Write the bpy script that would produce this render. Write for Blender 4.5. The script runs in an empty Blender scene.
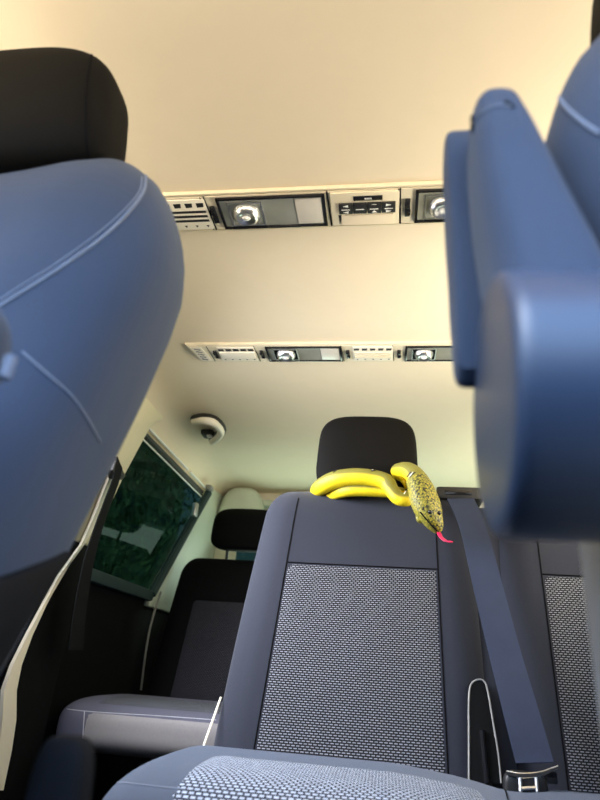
import bpy, bmesh, math, random
from mathutils import Vector, Matrix, Euler
from mathutils.bvhtree import BVHTree
random.seed(7)
S = bpy.context.scene
COL = S.collection
V = Vector
PI = math.pi

# ------------------------------------------------------------------ camera
RX = V((0.98957859, 0.12757041, 0.06678324))     # camera right, in the van's frame
RY = V((0.00778269, 0.41572944, -0.90945504))    # camera down
RZ = V((-0.14378331, 0.90049699, 0.41040412))    # camera forward
CAM = V((0, 0, .63))
FPX = 600.0
cd = bpy.data.cameras.new('camera')
cam = bpy.data.objects.new('camera', cd)
COL.objects.link(cam)
cam.matrix_world = Matrix(((RX.x, -RY.x, -RZ.x, CAM.x), (RX.y, -RY.y, -RZ.y, CAM.y), (RX.z, -RY.z, -RZ.z, CAM.z), (0, 0, 0, 1)))
cd.sensor_fit = 'VERTICAL'; cd.sensor_height = 36; cd.sensor_width = 27
cd.lens = FPX / 800 * 36
cd.clip_start = .01
cd.dof.use_dof = True; cd.dof.focus_distance = 1.25; cd.dof.aperture_fstop = 4.5
S.camera = cam

def ray(px, py):
    return RX * (px - 300) + RY * (py - 400) + RZ * FPX
def P(px, py, **k):                       # measured point: where a sight line meets a plane of the van
    d = ray(px, py); a, v = list(k.items())[0]; i = 'xyz'.index(a)
    return CAM + d * ((v - CAM[i]) / d[i])
def PL(px, py, p0, n):
    d = ray(px, py)
    return CAM + d * ((p0 - CAM).dot(n) / d.dot(n))

# ------------------------------------------------------------------ materials
def nodes(m):
    m.use_nodes = True
    return m.node_tree.nodes, m.node_tree.links, m.node_tree.nodes['Principled BSDF']
def mat(name, col, rough=.6, metal=0, noise=None, bump=0, bscale=400, sheen=0, spec=.5, var=.12, coat=0):
    m = bpy.data.materials.new(name); n, l, b = nodes(m)
    b.inputs['Roughness'].default_value = rough; b.inputs['Metallic'].default_value = metal
    b.inputs['Specular IOR Level'].default_value = spec
    b.inputs['Sheen Weight'].default_value = sheen
    b.inputs['Sheen Roughness'].default_value = .5
    b.inputs['Coat Weight'].default_value = coat
    tc = n.new('ShaderNodeTexCoord')
    nz = n.new('ShaderNodeTexNoise'); nz.inputs['Scale'].default_value = noise or 30; nz.inputs['Detail'].default_value = 3
    l.new(tc.outputs['Object'], nz.inputs['Vector'])
    mx = n.new('ShaderNodeMix'); mx.data_type = 'RGBA'
    mx.inputs[6].default_value = (*[c * (1 - var) for c in col], 1); mx.inputs[7].default_value = (*[min(1, c * (1 + var)) for c in col], 1)
    l.new(nz.outputs['Fac'], mx.inputs[0]); l.new(mx.outputs[2], b.inputs['Base Color'])
    if bump:
        n2 = n.new('ShaderNodeTexNoise'); n2.inputs['Scale'].default_value = bscale; n2.inputs['Detail'].default_value = 2
        l.new(tc.outputs['Object'], n2.inputs['Vector'])
        bp = n.new('ShaderNodeBump'); bp.inputs['Strength'].default_value = bump; bp.inputs['Distance'].default_value = .001
        l.new(n2.outputs['Fac'], bp.inputs['Height']); l.new(bp.outputs['Normal'], b.inputs['Normal'])
    return m
def woven(name, light, dark, ru=.0088, rv=.0044, mort=.0011):
    m = bpy.data.materials.new(name); n, l, b = nodes(m)
    b.inputs['Roughness'].default_value = .85; b.inputs['Specular IOR Level'].default_value = .25
    uv = n.new('ShaderNodeUVMap'); uv.uv_map = 'UVMap'
    br = n.new('ShaderNodeTexBrick'); br.inputs['Scale'].default_value = 1
    br.inputs['Brick Width'].default_value = ru; br.inputs['Row Height'].default_value = rv
    br.inputs['Mortar Size'].default_value = mort; br.inputs['Mortar Smooth'].default_value = .15
    br.inputs['Color1'].default_value = (*light, 1); br.inputs['Color2'].default_value = (*[c * .8 for c in light], 1)
    br.inputs['Mortar'].default_value = (*dark, 1)
    l.new(uv.outputs['UV'], br.inputs['Vector']); l.new(br.outputs['Color'], b.inputs['Base Color'])
    bp = n.new('ShaderNodeBump'); bp.inputs['Strength'].default_value = .6; bp.inputs['Distance'].default_value = .001; bp.invert = True
    l.new(br.outputs['Fac'], bp.inputs['Height']); l.new(bp.outputs['Normal'], b.inputs['Normal'])
    return m
M = {}
M['headliner'] = mat('headliner_felt', (.83, .72, .54), .95, bump=.25, bscale=900, var=.02, spec=.1)
M['cream'] = mat('cream_plastic', (.76, .68, .50), .5, var=.02, bump=.05)
M['creamlight'] = mat('pale_cream_plastic', (.86, .80, .66), .45, var=.02)
M['pillar'] = mat('beige_pillar_plastic', (.70, .64, .45), .6, var=.03)
M['fabric'] = mat('charcoal_seat_cloth', (.017, .020, .033), .85, bump=.35, bscale=1500, sheen=.14, var=.15, noise=300, spec=.25)
M['fabric_skylit'] = mat('skylit_seat_cloth', (.036, .055, .098), .75, bump=.3, bscale=1500, sheen=.15, var=.1, noise=300, spec=.3)  # charcoal seat cloth with the blue sky light put into its colour
M['shaded_black_cloth'] = mat('shaded_black_cloth', (.004, .004, .0045), .85, bump=.3, bscale=1500, spec=.1)  # back row cloth, its shade painted in as near black
M['headrest'] = mat('headrest_cloth', (.006, .0055, .005), .75, bump=.3, bscale=1200, spec=.08)
M['seam'] = mat('seam_thread', (.20, .23, .30), .7)
M['seamdark'] = mat('seam_dark', (.006, .006, .007), .9, spec=.05)
M['seampale'] = mat('seam_pale', (.42, .42, .46), .7)
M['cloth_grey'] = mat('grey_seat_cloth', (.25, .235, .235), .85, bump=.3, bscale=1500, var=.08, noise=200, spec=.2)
M['cloth_lit'] = mat('lit_lilac_seat_cloth', (.10, .10, .135), .85, bump=.3, bscale=1500, var=.08, noise=200, spec=.2)  # lighter seat cloth, the strong light on the back cushion put into its colour
M['skylit_vinyl'] = mat('skylit_vinyl', (.036, .055, .098), .38, bump=.15, bscale=700, var=.06, spec=.6)  # pivot cover, same blue sky light in the colour as the front seats
M['rear_trim'] = mat('grey_green_plastic', (.60, .66, .55), .5, var=.03)
M['black'] = mat('black_plastic', (.012, .012, .013), .45, bump=.1, bscale=700)
M['blackgloss'] = mat('gloss_black_plastic', (.01, .01, .012), .15)
M['greypl'] = mat('grey_plastic', (.27, .27, .26), .5, bump=.1, bscale=500)
M['chrome'] = mat('polished_metal', (.86, .86, .86), .12, metal=1, var=.02)
M['steel'] = mat('brushed_steel', (.75, .75, .74), .3, metal=1, var=.05)
M['white'] = mat('white_mark', (.85, .85, .82), .5, var=.02)
M['lampglass'] = mat('lamp_smoked_glass', (.30, .31, .27), .12, var=.25, noise=18, coat=.5)
M['lamplens'] = mat('lamp_frosted_lens', (.66, .62, .55), .25, var=.08, noise=40)
M['belt'] = mat('belt_webbing', (.006, .0065, .008), .8, bump=.5, bscale=900, spec=.15)
M['beltblue'] = mat('slate_belt_webbing', (.022, .032, .066), .6, bump=.5, bscale=900, spec=.25)
M['carpet'] = mat('dark_carpet', (.012, .012, .013), .95, bump=.6, bscale=600)
M['doorcard'] = mat('black_trim_panel', (.004, .0045, .005), .8, bump=.2, bscale=500, spec=.12)
M['tealtrim'] = mat('dark_teal_trim', (.03, .055, .058), .7, spec=.3)
M['weave'] = woven('woven_seat_cloth', (.27, .285, .33), (.008, .008, .012), mort=.0014)
M['weave_shaded'] = woven('woven_shaded_cloth', (.065, .062, .085), (.012, .012, .016), .0088, .0044, .0014)  # same weave darkened: back row shade put into the colour
M['weave_lit'] = woven('woven_lit_cloth', (.48, .56, .70), (.025, .03, .05), .0090, .0060, .0015)  # same weave lightened and blued: light on the middle cushion put into the colour
M['tongue'] = mat('pink_rubber', (.50, .008, .07), .4)
M['rubberblack'] = mat('black_rubber', (.01, .01, .01), .5)

def glass(name, tint, refl=.08):
    m = bpy.data.materials.new(name); m.use_nodes = True; n = m.node_tree.nodes; l = m.node_tree.links; n.clear()
    o = n.new('ShaderNodeOutputMaterial'); t = n.new('ShaderNodeBsdfTransparent'); g = n.new('ShaderNodeBsdfGlossy'); x = n.new('ShaderNodeMixShader')
    t.inputs['Color'].default_value = (*tint, 1); g.inputs['Roughness'].default_value = .03; g.inputs['Color'].default_value = (.8, .95, .95, 1)
    x.inputs[0].default_value = refl
    l.new(t.outputs[0], x.inputs[1]); l.new(g.outputs[0], x.inputs[2]); l.new(x.outputs[0], o.inputs[0])
    return m
M['tint'] = glass('privacy_glass', (.085, .13, .12), .016)

def snake_mat():
    m = bpy.data.materials.new('snake_scales'); n, l, b = nodes(m)
    b.inputs['Roughness'].default_value = .55
    uv = n.new('ShaderNodeUVMap'); uv.uv_map = 'UVMap'
    sep = n.new('ShaderNodeSeparateXYZ'); l.new(uv.outputs[0], sep.inputs[0])     # x: around (0 belly .. 1 back), y: along (m)
    r = n.new('ShaderNodeValToRGB'); e = r.color_ramp.elements
    e[0].position = .30; e[0].color = (1.0, .76, .01, 1); e[1].position = .64; e[1].color = (.22, .20, .03, 1)
    q = e.new(.46); q.color = (.90, .66, .012, 1)
    l.new(sep.outputs[0], r.inputs[0])
    tc = n.new('ShaderNodeTexCoord')
    vo = n.new('ShaderNodeTexVoronoi'); vo.inputs['Scale'].default_value = 230; l.new(tc.outputs['Object'], vo.inputs['Vector'])
    nz = n.new('ShaderNodeTexNoise'); nz.inputs['Scale'].default_value = 90; l.new(tc.outputs['Object'], nz.inputs['Vector'])
    bp = n.new('ShaderNodeBump'); bp.inputs['Strength'].default_value = .35; bp.inputs['Distance'].default_value = .0015
    l.new(vo.outputs['Distance'], bp.inputs['Height']); l.new(bp.outputs[0], b.inputs['Normal'])
    mx = n.new('ShaderNodeMix'); mx.data_type = 'RGBA'; mx.blend_type = 'MULTIPLY'; mx.inputs[0].default_value = .12
    l.new(r.outputs[0], mx.inputs[6]); l.new(nz.outputs['Color'], mx.inputs[7])
    l.new(mx.outputs[2], b.inputs['Base Color'])
    return m
M['snake'] = snake_mat()
def snake_head_mat():
    m = bpy.data.materials.new('snake_head_scales'); n, l, b = nodes(m)
    b.inputs['Roughness'].default_value = .45
    tc = n.new('ShaderNodeTexCoord')
    uv = n.new('ShaderNodeUVMap'); uv.uv_map = 'UVMap'
    sep = n.new('ShaderNodeSeparateXYZ'); l.new(uv.outputs[0], sep.inputs[0])
    vo = n.new('ShaderNodeTexVoronoi'); vo.inputs['Scale'].default_value = 260; l.new(tc.outputs['Object'], vo.inputs['Vector'])
    nz = n.new('ShaderNodeTexNoise'); nz.inputs['Scale'].default_value = 210; nz.inputs['Detail'].default_value = 2; l.new(tc.outputs['Object'], nz.inputs['Vector'])
    r = n.new('ShaderNodeValToRGB'); e = r.color_ramp.elements
    e[0].position = .22; e[0].color = (.46, .37, .03, 1); e[1].position = .55; e[1].color = (.20, .19, .025, 1)
    l.new(vo.outputs['Distance'], r.inputs[0])
    sp = n.new('ShaderNodeValToRGB'); e = sp.color_ramp.elements
    e[0].position = .53; e[0].color = (0, 0, 0, 1); e[1].position = .58; e[1].color = (1, 1, 1, 1)
    l.new(nz.outputs['Fac'], sp.inputs[0])
    mk = n.new('ShaderNodeMath'); mk.operation = 'MULTIPLY'
    bk = n.new('ShaderNodeMapRange'); bk.inputs[1].default_value = .45; bk.inputs[2].default_value = .75
    l.new(sep.outputs[0], bk.inputs[0]); l.new(bk.outputs[0], mk.inputs[0]); l.new(sp.outputs[0], mk.inputs[1])
    mx = n.new('ShaderNodeMix'); mx.data_type = 'RGBA'; mx.inputs[7].default_value = (.02, .022, .008, 1)
    l.new(mk.outputs[0], mx.inputs[0]); l.new(r.outputs[0], mx.inputs[6]); l.new(mx.outputs[2], b.inputs['Base Color'])
    bp = n.new('ShaderNodeBump'); bp.inputs['Strength'].default_value = .6; bp.inputs['Distance'].default_value = .002
    l.new(vo.outputs['Distance'], bp.inputs['Height']); l.new(bp.outputs[0], b.inputs['Normal'])
    return m
M['snakehead'] = snake_head_mat()
def leaf_mat():
    m = bpy.data.materials.new('hedge_leaves'); n, l, b = nodes(m)
    b.inputs['Roughness'].default_value = .5
    oi = n.new('ShaderNodeTexCoord'); nz = n.new('ShaderNodeTexNoise'); nz.inputs['Scale'].default_value = 9
    l.new(oi.outputs['Object'], nz.inputs['Vector'])
    r = n.new('ShaderNodeValToRGB'); e = r.color_ramp.elements
    e[0].position = .35; e[0].color = (.02, .05, .03, 1); e[1].position = .7; e[1].color = (.22, .36, .18, 1)
    l.new(nz.outputs['Fac'], r.inputs[0]); l.new(r.outputs[0], b.inputs['Base Color'])
    return m
M['leaf'] = leaf_mat()

# ------------------------------------------------------------------ object helpers
def link(name, bm, m, parent=None, smooth=True, weld=False):
    me = bpy.data.meshes.new(name)
    if weld: bmesh.ops.remove_doubles(bm, verts=bm.verts, dist=1e-5)
    bmesh.ops.recalc_face_normals(bm, faces=bm.faces)
    if smooth:
        for f in bm.faces: f.smooth = True
        for e in bm.edges:
            if len(e.link_faces) == 2 and e.calc_face_angle(0) > math.radians(42): e.smooth = False
    bm.to_mesh(me); bm.free()
    o = bpy.data.objects.new(name, me); COL.objects.link(o)
    me.materials.append(m if not isinstance(m, str) else M[m])
    if parent: 
        o.parent = parent
        o.matrix_parent_inverse = parent_world(parent).inverted()
    return o
def parent_world(p):
    m = p.matrix_basis.copy()
    while p.parent:
        m = p.parent.matrix_basis @ p.matrix_parent_inverse @ m if False else p.parent.matrix_basis @ m if p.matrix_parent_inverse == Matrix() else p.parent.matrix_basis @ p.matrix_parent_inverse @ m
        p = p.parent
    return m
def thing(name, label, cat, loc=(0, 0, 0), group=None):
    o = bpy.data.objects.new(name, None); COL.objects.link(o); o.location = loc; o.empty_display_size = .05
    o['label'] = label; o['category'] = cat
    if group: o['group'] = group
    return o
def tag(o, label, cat, group=None, kind=None):
    o['label'] = label; o['category'] = cat
    if group: o['group'] = group
    if kind: o['kind'] = kind
    return o
def struct(o, label, cat): return tag(o, label, cat, kind='structure')

def add_box(bm, c, s, bev=0, seg=2, rot=None):
    r = bmesh.ops.create_cube(bm, size=1); vs = r['verts']
    bmesh.ops.scale(bm, vec=V(s), verts=vs)
    if bev:
        es = list({e for v in vs for e in v.link_edges})
        b = bmesh.ops.bevel(bm, geom=es, offset=bev, segments=seg, profile=.6, affect='EDGES')
        vs = list({v for f in b['faces'] for v in f.verts} | {v for v in vs if v.is_valid})
    if rot: bmesh.ops.rotate(bm, cent=(0, 0, 0), matrix=rot.to_3x3() if hasattr(rot, 'to_3x3') else rot, verts=vs)
    bmesh.ops.translate(bm, vec=V(c), verts=vs)
    return vs
def box(name, c, s, m, parent=None, bev=0, rot=None, seg=2):
    bm = bmesh.new(); add_box(bm, c, s, bev, seg, rot); return link(name, bm, m, parent)
def add_loft(bm, rings, cap=True, closed=True):
    R = [[bm.verts.new(p) for p in r] for r in rings]
    n = len(rings[0])
    for a, b in zip(R, R[1:]):
        for i in range(n if closed else n - 1):
            j = (i + 1) % n
            bm.faces.new((a[i], a[j], b[j], b[i]))
    if cap and closed:
        bm.faces.new(R[0][::-1]); bm.faces.new(R[-1])
    return R
def loft(name, rings, m, parent=None, cap=True):
    bm = bmesh.new(); add_loft(bm, rings, cap); return link(name, bm, m, parent)
def add_tube(bm, pts, r, n=8, cap=True, flat=1.0, up=None):
    pts = [V(p) for p in pts]; rings = []; prev = None
    for i, p in enumerate(pts):
        t = (pts[min(i + 1, len(pts) - 1)] - pts[max(i - 1, 0)]).normalized()
        if up is not None: a = t.cross(V(up)).normalized()
        elif prev is None:
            a = t.cross(V((0, 0, 1)) if abs(t.z) < .9 else V((1, 0, 0))).normalized()
        else: a = (prev - t * prev.dot(t)).normalized()
        prev = a; b = t.cross(a)
        rr = r[i] if isinstance(r, (list, tuple)) else r
        rings.append([p + a * (rr * math.cos(2 * PI * k / n)) + b * (rr * flat * math.sin(2 * PI * k / n)) for k in range(n)])
    add_loft(bm, rings, cap)
def tube(name, pts, r, m, parent=None, n=8, **k):
    bm = bmesh.new(); add_tube(bm, pts, r, n, **k); return link(name, bm, m, parent)
def catmull(pts, k=6):
    pts = [V(p) for p in pts]; out = []
    q = [pts[0] * 2 - pts[1]] + pts + [pts[-1] * 2 - pts[-2]]
    for i in range(1, len(q) - 2):
        for j in range(k):
            t = j / k; a, b, c, d = q[i - 1:i + 3]
            out.append(.5 * ((2 * b) + (c - a) * t + (2 * a - 5 * b + 4 * c - d) * t * t + (3 * b - a - 3 * c + d) * t ** 3))
    out.append(pts[-1]); return out
def interp(tab, z):
    tab = sorted(tab)
    if z <= tab[0][0]: return tab[0][1:]
    for a, b in zip(tab, tab[1:]):
        if z <= b[0]:
            t = (z - a[0]) / (b[0] - a[0]); t = t
            return tuple(x + (y - x) * t for x, y in zip(a[1:], b[1:]))
    return tab[-1][1:]
def sgnpow(x, e): return math.copysign(abs(x) ** e, x)
def sring(c, a, b, e, n=48, ax=V((1, 0, 0)), ay=V((0, 1, 0)), f=None):
    out = []
    for k in range(n):
        t = 2 * PI * (k + .5) / n
        x = a * sgnpow(math.cos(t), 2 / e); y = b * sgnpow(math.sin(t), 2 / e)
        if f: y = f(x / a, y / b) * b
        out.append(V(c) + ax * x + ay * y)
    return out
def superell(c, abc, e1, e2, taper=0, lean=0, n=40, mrings=24, rot=None):
    """rounded cushion block: e1 rounds it seen from front, e2 seen from above"""
    a, b, h = abc; rings = []
    for i in range(1, mrings):
        ph = -PI / 2 + PI * i / mrings
        cz = sgnpow(math.sin(ph), 2 / e1); s = abs(math.cos(ph)) ** (2 / e1)
        w = 1 - taper * cz
        r = sring((0, lean * cz * h, cz * h), a * s * w, b * s, e2, n)
        if rot: r = [rot @ p for p in r]
        rings.append([V(c) + p for p in r])
    return rings
def bvh_of(o):
    me = o.data
    return BVHTree.FromPolygons([v.co.copy() for v in me.vertices], [tuple(p.vertices) for p in me.polygons])
def grid_mesh(name, rows, m, parent, uvs=None):
    bm = bmesh.new(); ul = bm.loops.layers.uv.new('UVMap')
    G = [[bm.verts.new(p) for p in r] for r in rows]; uvd = {}
    if uvs:
        for r, u in zip(G, uvs):
            for v, w in zip(r, u): uvd[v] = w
    for a, b in zip(G, G[1:]):
        for i in range(len(a) - 1):
            f = bm.faces.new((a[i], a[i + 1], b[i + 1], b[i]))
            if uvs:
                for lp in f.loops: lp[ul].uv = uvd[lp.vert]
    return link(name, bm, m, parent)
def patch(name, bvh, org, dirf, nu, nv, off, m, parent, usize, vsize):
    """a panel of cloth laid on a pad: drops each grid point onto the pad, edges tucked into the seam"""
    rows = []; uvs = []
    for j in range(nv + 1):
        r = []; u = []
        for i in range(nu + 1):
            o = org(i / nu, j / nv); d = dirf(i / nu, j / nv).normalized()
            h = bvh.ray_cast(o, d)
            if h[0] is None: p = r[-1] if r else o
            else:
                k = off if 0 < i < nu and 0 < j < nv else -.001
                p = h[0] - d * k
            r.append(p); u.append((i / nu * usize, j / nv * vsize))
        rows.append(r); uvs.append(u)
    return grid_mesh(name, rows, m, parent, uvs)
def seam_px(name, bvh, px, r, m, parent, lift=.0004):
    pts = []
    for a, b in zip(px, px[1:]):
        for k in range(8): pts.append((a[0] + (b[0] - a[0]) * k / 8, a[1] + (b[1] - a[1]) * k / 8))
    pts.append(px[-1]); out = []
    for q in pts:
        h = bvh.ray_cast(CAM, ray(*q).normalized())
        if h[0] is not None: out.append(h[0] + h[1] * 0 - ray(*q).normalized() * lift)
    if len(out) < 3: return None
    return tube(name, out, r, m, parent, 6)
def pxcurve(px, k=6):
    return [(p.x, p.y) for p in catmull([V((a, b, 0)) for a, b in px], k)]
def prism(name, pts, off, m, parent=None, bev=0):
    """solid plate: outline pts extruded by vector off"""
    bm = bmesh.new(); a = [bm.verts.new(p) for p in pts]; f = bm.faces.new(a)
    r = bmesh.ops.extrude_face_region(bm, geom=[f]); vs = [g for g in r['geom'] if isinstance(g, bmesh.types.BMVert)]
    bmesh.ops.translate(bm, vec=V(off), verts=vs)
    if bev: bmesh.ops.bevel(bm, geom=list(bm.edges), offset=bev, segments=2, affect='EDGES', profile=.5)
    return link(name, bm, m, parent)

# ------------------------------------------------------------------ the van's shell
ZC = 1.387
def xw(z): return -.84 + max(0, z - .84) * (.06 / .47)          # left inner wall leans in above the sill
XR = .77
CX = -.035
Y0, Y1 = -.05, 2.74
# headliner with coved sides
prof = []
hw = .745
for t in range(0, 9):
    a = PI / 2 * t / 8
    prof.append((-hw + .11 * (1 - math.cos(PI / 2 - a)) if False else -hw + .13 * (1 - math.cos(a)), ZC - .075 + .075 * math.sin(a)))
prof = prof + [(-x, z) for x, z in prof[::-1]]
ys = [Y0 + (Y1 - Y0) * i / 24 for i in range(25)]
bm = bmesh.new()
add_loft(bm, [[V((CX + x, y, z)) for x, z in prof] for y in ys], False, False)
r = bmesh.ops.extrude_face_region(bm, geom=list(bm.faces))
bmesh.ops.translate(bm, vec=(0, 0, .02), verts=[g for g in r['geom'] if isinstance(g, bmesh.types.BMVert)])
struct(link('ceiling', bm, 'headliner'), 'cream felt headliner with coved sides above all the seats', 'ceiling')
struct(box('floor', (CX, .96, -.01), (1.72, 3.66, .02), 'carpet'), 'dark carpeted van floor under the seats', 'floor')

struct(box('wall_front', (CX, -.83, .475), (1.70, .04, .95), 'doorcard'), 'dark bulkhead and dashboard at the front of the van', 'wall')
def wall_piece(bm, sx, y0, y1, z0, z1, th=.03):
    # sx=-1 left wall, +1 right wall
    pts = []
    for z in (z0, z1):
        x = xw(z)
        if sx > 0: x = 2 * CX - x
        pts.append(x)
    q = [V((pts[0], y0, z0)), V((pts[0], y1, z0)), V((pts[1], y1, z1)), V((pts[1], y0, z1))]
    a = [bm.verts.new(p) for p in q]; b = [bm.verts.new(p + V((sx * th, 0, 0))) for p in q]
    bm.faces.new(a); bm.faces.new(b[::-1])
    for i in range(4): bm.faces.new((a[i], a[(i + 1) % 4], b[(i + 1) % 4], b[i]))
def wall(name, sx, pieces, m, label):
    bm = bmesh.new()
    for p in pieces: wall_piece(bm, sx, *p)
    return struct(link(name, bm, m), label, 'wall')
low = [(-.85, 2.75, 0, .835)]
up = [(Y0, 2.75, 1.305, ZC)]
wall('wall_left', -1, low + [(-.85, .64, .835, 1.0), (.64, .74, .835, 1.305), (1.47, 1.62, .835, 1.305)], 'doorcard', 'black lower side panel under the dark side window')
wall('wall_right', 1, low + [(-.85, .64, .835, 1.0), (.64, .74, .835, 1.305), (1.47, 1.62, .835, 1.305), (2.44, 2.75, .835, 1.305)], 'doorcard', 'side panel hidden behind the right-hand seats')
for i, sx in enumerate((-1, 1)):
    bm = bmesh.new(); wall_piece(bm, sx, *up[0])
    struct(link('trim_%d' % (i + 1), bm, 'headliner'), ('cream roof-side panel above the dark side window', 'cream roof-side panel on the far right')[i], 'trim')
# rear window, left: glass leaning with the wall, raked rear edge
def WL(y, z, d=0): return V((xw(z) - d, y, z))
def pane(name, corners, m, label, off=-.006):
    o = prism(name, corners, (off, 0, 0), m)
    return struct(o, label, 'window')
pane('window_1', [WL(1.55, .835, .012), WL(2.20, .835, .012), WL(2.52, 1.307, .012), WL(1.60, 1.307, .012)], 'tint', 'dark tinted side window beside the back row')
w = bpy.data.objects['window_1']
def wtube(nm, pts, r, m): return tube(nm, pts, r, m, w, 8)
wtube('bright_strip', [WL(1.60, 1.313, -.014), WL(2.16, 1.313, -.014)], .0045, 'white')
wtube('bright_strip', [WL(2.19, 1.313, -.014), WL(2.42, 1.313, -.014)], .0045, 'white')
wtube('window_seal', [WL(1.60, 1.294, -.004), WL(2.41, 1.294, -.004)], .009, 'black')
wtube('bright_strip', [WL(1.60, 1.272, -.010), WL(2.40, 1.272, -.010)], .0028, 'white')
wtube('window_frame', [WL(2.44, 1.30, -.024), WL(2.33, 1.145, -.024), WL(2.225, .99, -.024), WL(2.12, .84, -.024)], .016, 'tealtrim')
# other windows (tinted), mostly hidden by the seats
def side_pane(nm, sx, y0, y1, label):
    q = [V((xw(z) - .012, y, z)) for y, z in ((y0, .835), (y1, .835), (y1, 1.307), (y0, 1.307))]
    if sx > 0: q = [V((2 * CX - p.x, p.y, p.z)) for p in q]
    pane(nm, q, 'tint', label, -.006 * -sx if sx > 0 else -.006)
side_pane('window_2', -1, .74, 1.47, 'tinted sliding door window behind the left front seat')
side_pane('window_3', 1, .74, 1.47, 'tinted window behind the right front seat')
side_pane('window_4', 1, 1.62, 2.44, 'tinted rear side window on the right')
# sill and D-pillar on the left
o = prism('trim_3', [WL(1.60, .853), WL(1.60, .818), WL(2.13, .818), WL(2.13, .853)], (.03, 0, 0), 'tealtrim', bev=.006)
struct(o, 'dark teal window sill under the left side window', 'trim')
o = prism('trim_4', [WL(2.47, 1.33), WL(2.445, 1.30), WL(2.125, .84), WL(2.12, .80), WL(2.74, .80), WL(2.74, 1.36)], (.022, 0, 0), 'rear_trim', bev=.005)
struct(o, 'pale rear corner pillar behind the dark side window', 'trim')
box('belt_clip', WL(2.30, 1.19) + V((.035, 0, 0)), (.02, .03, .055), 'steel', o, .006)
box('belt_clip', WL(2.40, 1.315) + V((.03, .02, 0)), (.025, .045, .02), 'greypl', o, .005)
# C-pillar: cream upper trim with belt slot
RW = lambda q: [V((xw(z) + .012, y, z)) for y, z in q]
rear = [(1.745, 1.378), (1.775, 1.362), (1.73, 1.335), (1.70, 1.30), (1.665, 1.21), (1.632, 1.12), (1.60, 1.0), (1.595, .90)]
front = [(1.475, .90), (1.47, 1.0), (1.46, 1.2), (1.45, 1.3), (1.45, 1.378)]
o = prism('trim_5', RW(rear + front), (.022, 0, 0), 'pillar', bev=.005)
struct(o, 'beige pillar trim in front of the dark side window', 'trim')
lowp = [(1.60, .90), (1.585, .75), (1.56, .6), (1.55, .3), (1.55, .02), (1.25, .02), (1.30, .35), (1.34, .55), (1.42, .75), (1.475, .90)]
o = prism('trim_6', RW(lowp), (.02, 0, 0), 'doorcard', bev=.005)
struct(o, 'black lower pillar panel below the belt slot', 'trim')
# pale curved edge of the sliding door opening
edge = []
for px, w_ in (((112, 470), 5), ((93, 520), 6), ((80, 545), 2.5), ((58, 575), 2.5), ((42, 605), 3), ((27, 635), 5), ((14, 665), 9), ((7, 690), 13), ((6, 720), 14), ((2, 750), 13), ((-6, 790), 12)):
    edge.append((px, w_))
le = []; ri = []
for (px, py), w_ in edge:
    z = P(px, py, x=-.80).z
    le.append(P(px - w_ / 2, py, x=xw(z) + .036)); ri.append(P(px + w_ / 2, py, x=xw(z) + .036))
o = prism('trim_7', le + ri[::-1], (.008, 0, 0), 'creamlight')
struct(o, 'thin pale curved edging of the sliding door opening on the left', 'trim')
# rear wall and tailgate
zt = ZC
bm = bmesh.new()
add_box(bm, (CX, 2.755, .42), (1.62, .03, .84)); add_box(bm, (CX, 2.755, 1.33), (1.62, .03, .12))
add_box(bm, (CX - .73, 2.755, 1.06), (.16, .03, .50)); add_box(bm, (CX + .73, 2.755, 1.06), (.16, .03, .50))
struct(link('wall_back', bm, 'creamlight', smooth=False), 'pale tailgate trim at the very back', 'wall')
o = box('window_5', (CX, 2.757, 1.05), (1.32, .008, .46), 'tint'); struct(o, 'tailgate window behind the back row', 'window')
# moulded corner cover beside the tailgate
o = loft('trim_8', superell((-.655, 2.66, 1.30), (.10, .07, .085), 3.2, 3, .25), 'rear_trim'); struct(o, 'pale rounded hinge cover in the rear corner under the roof', 'trim')
o = box('trim_9', (-.30, 2.70, 1.325), (.56, .06, .03), 'rear_trim', bev=.006); struct(o, 'pale ledge along the top of the tailgate', 'trim')

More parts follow.
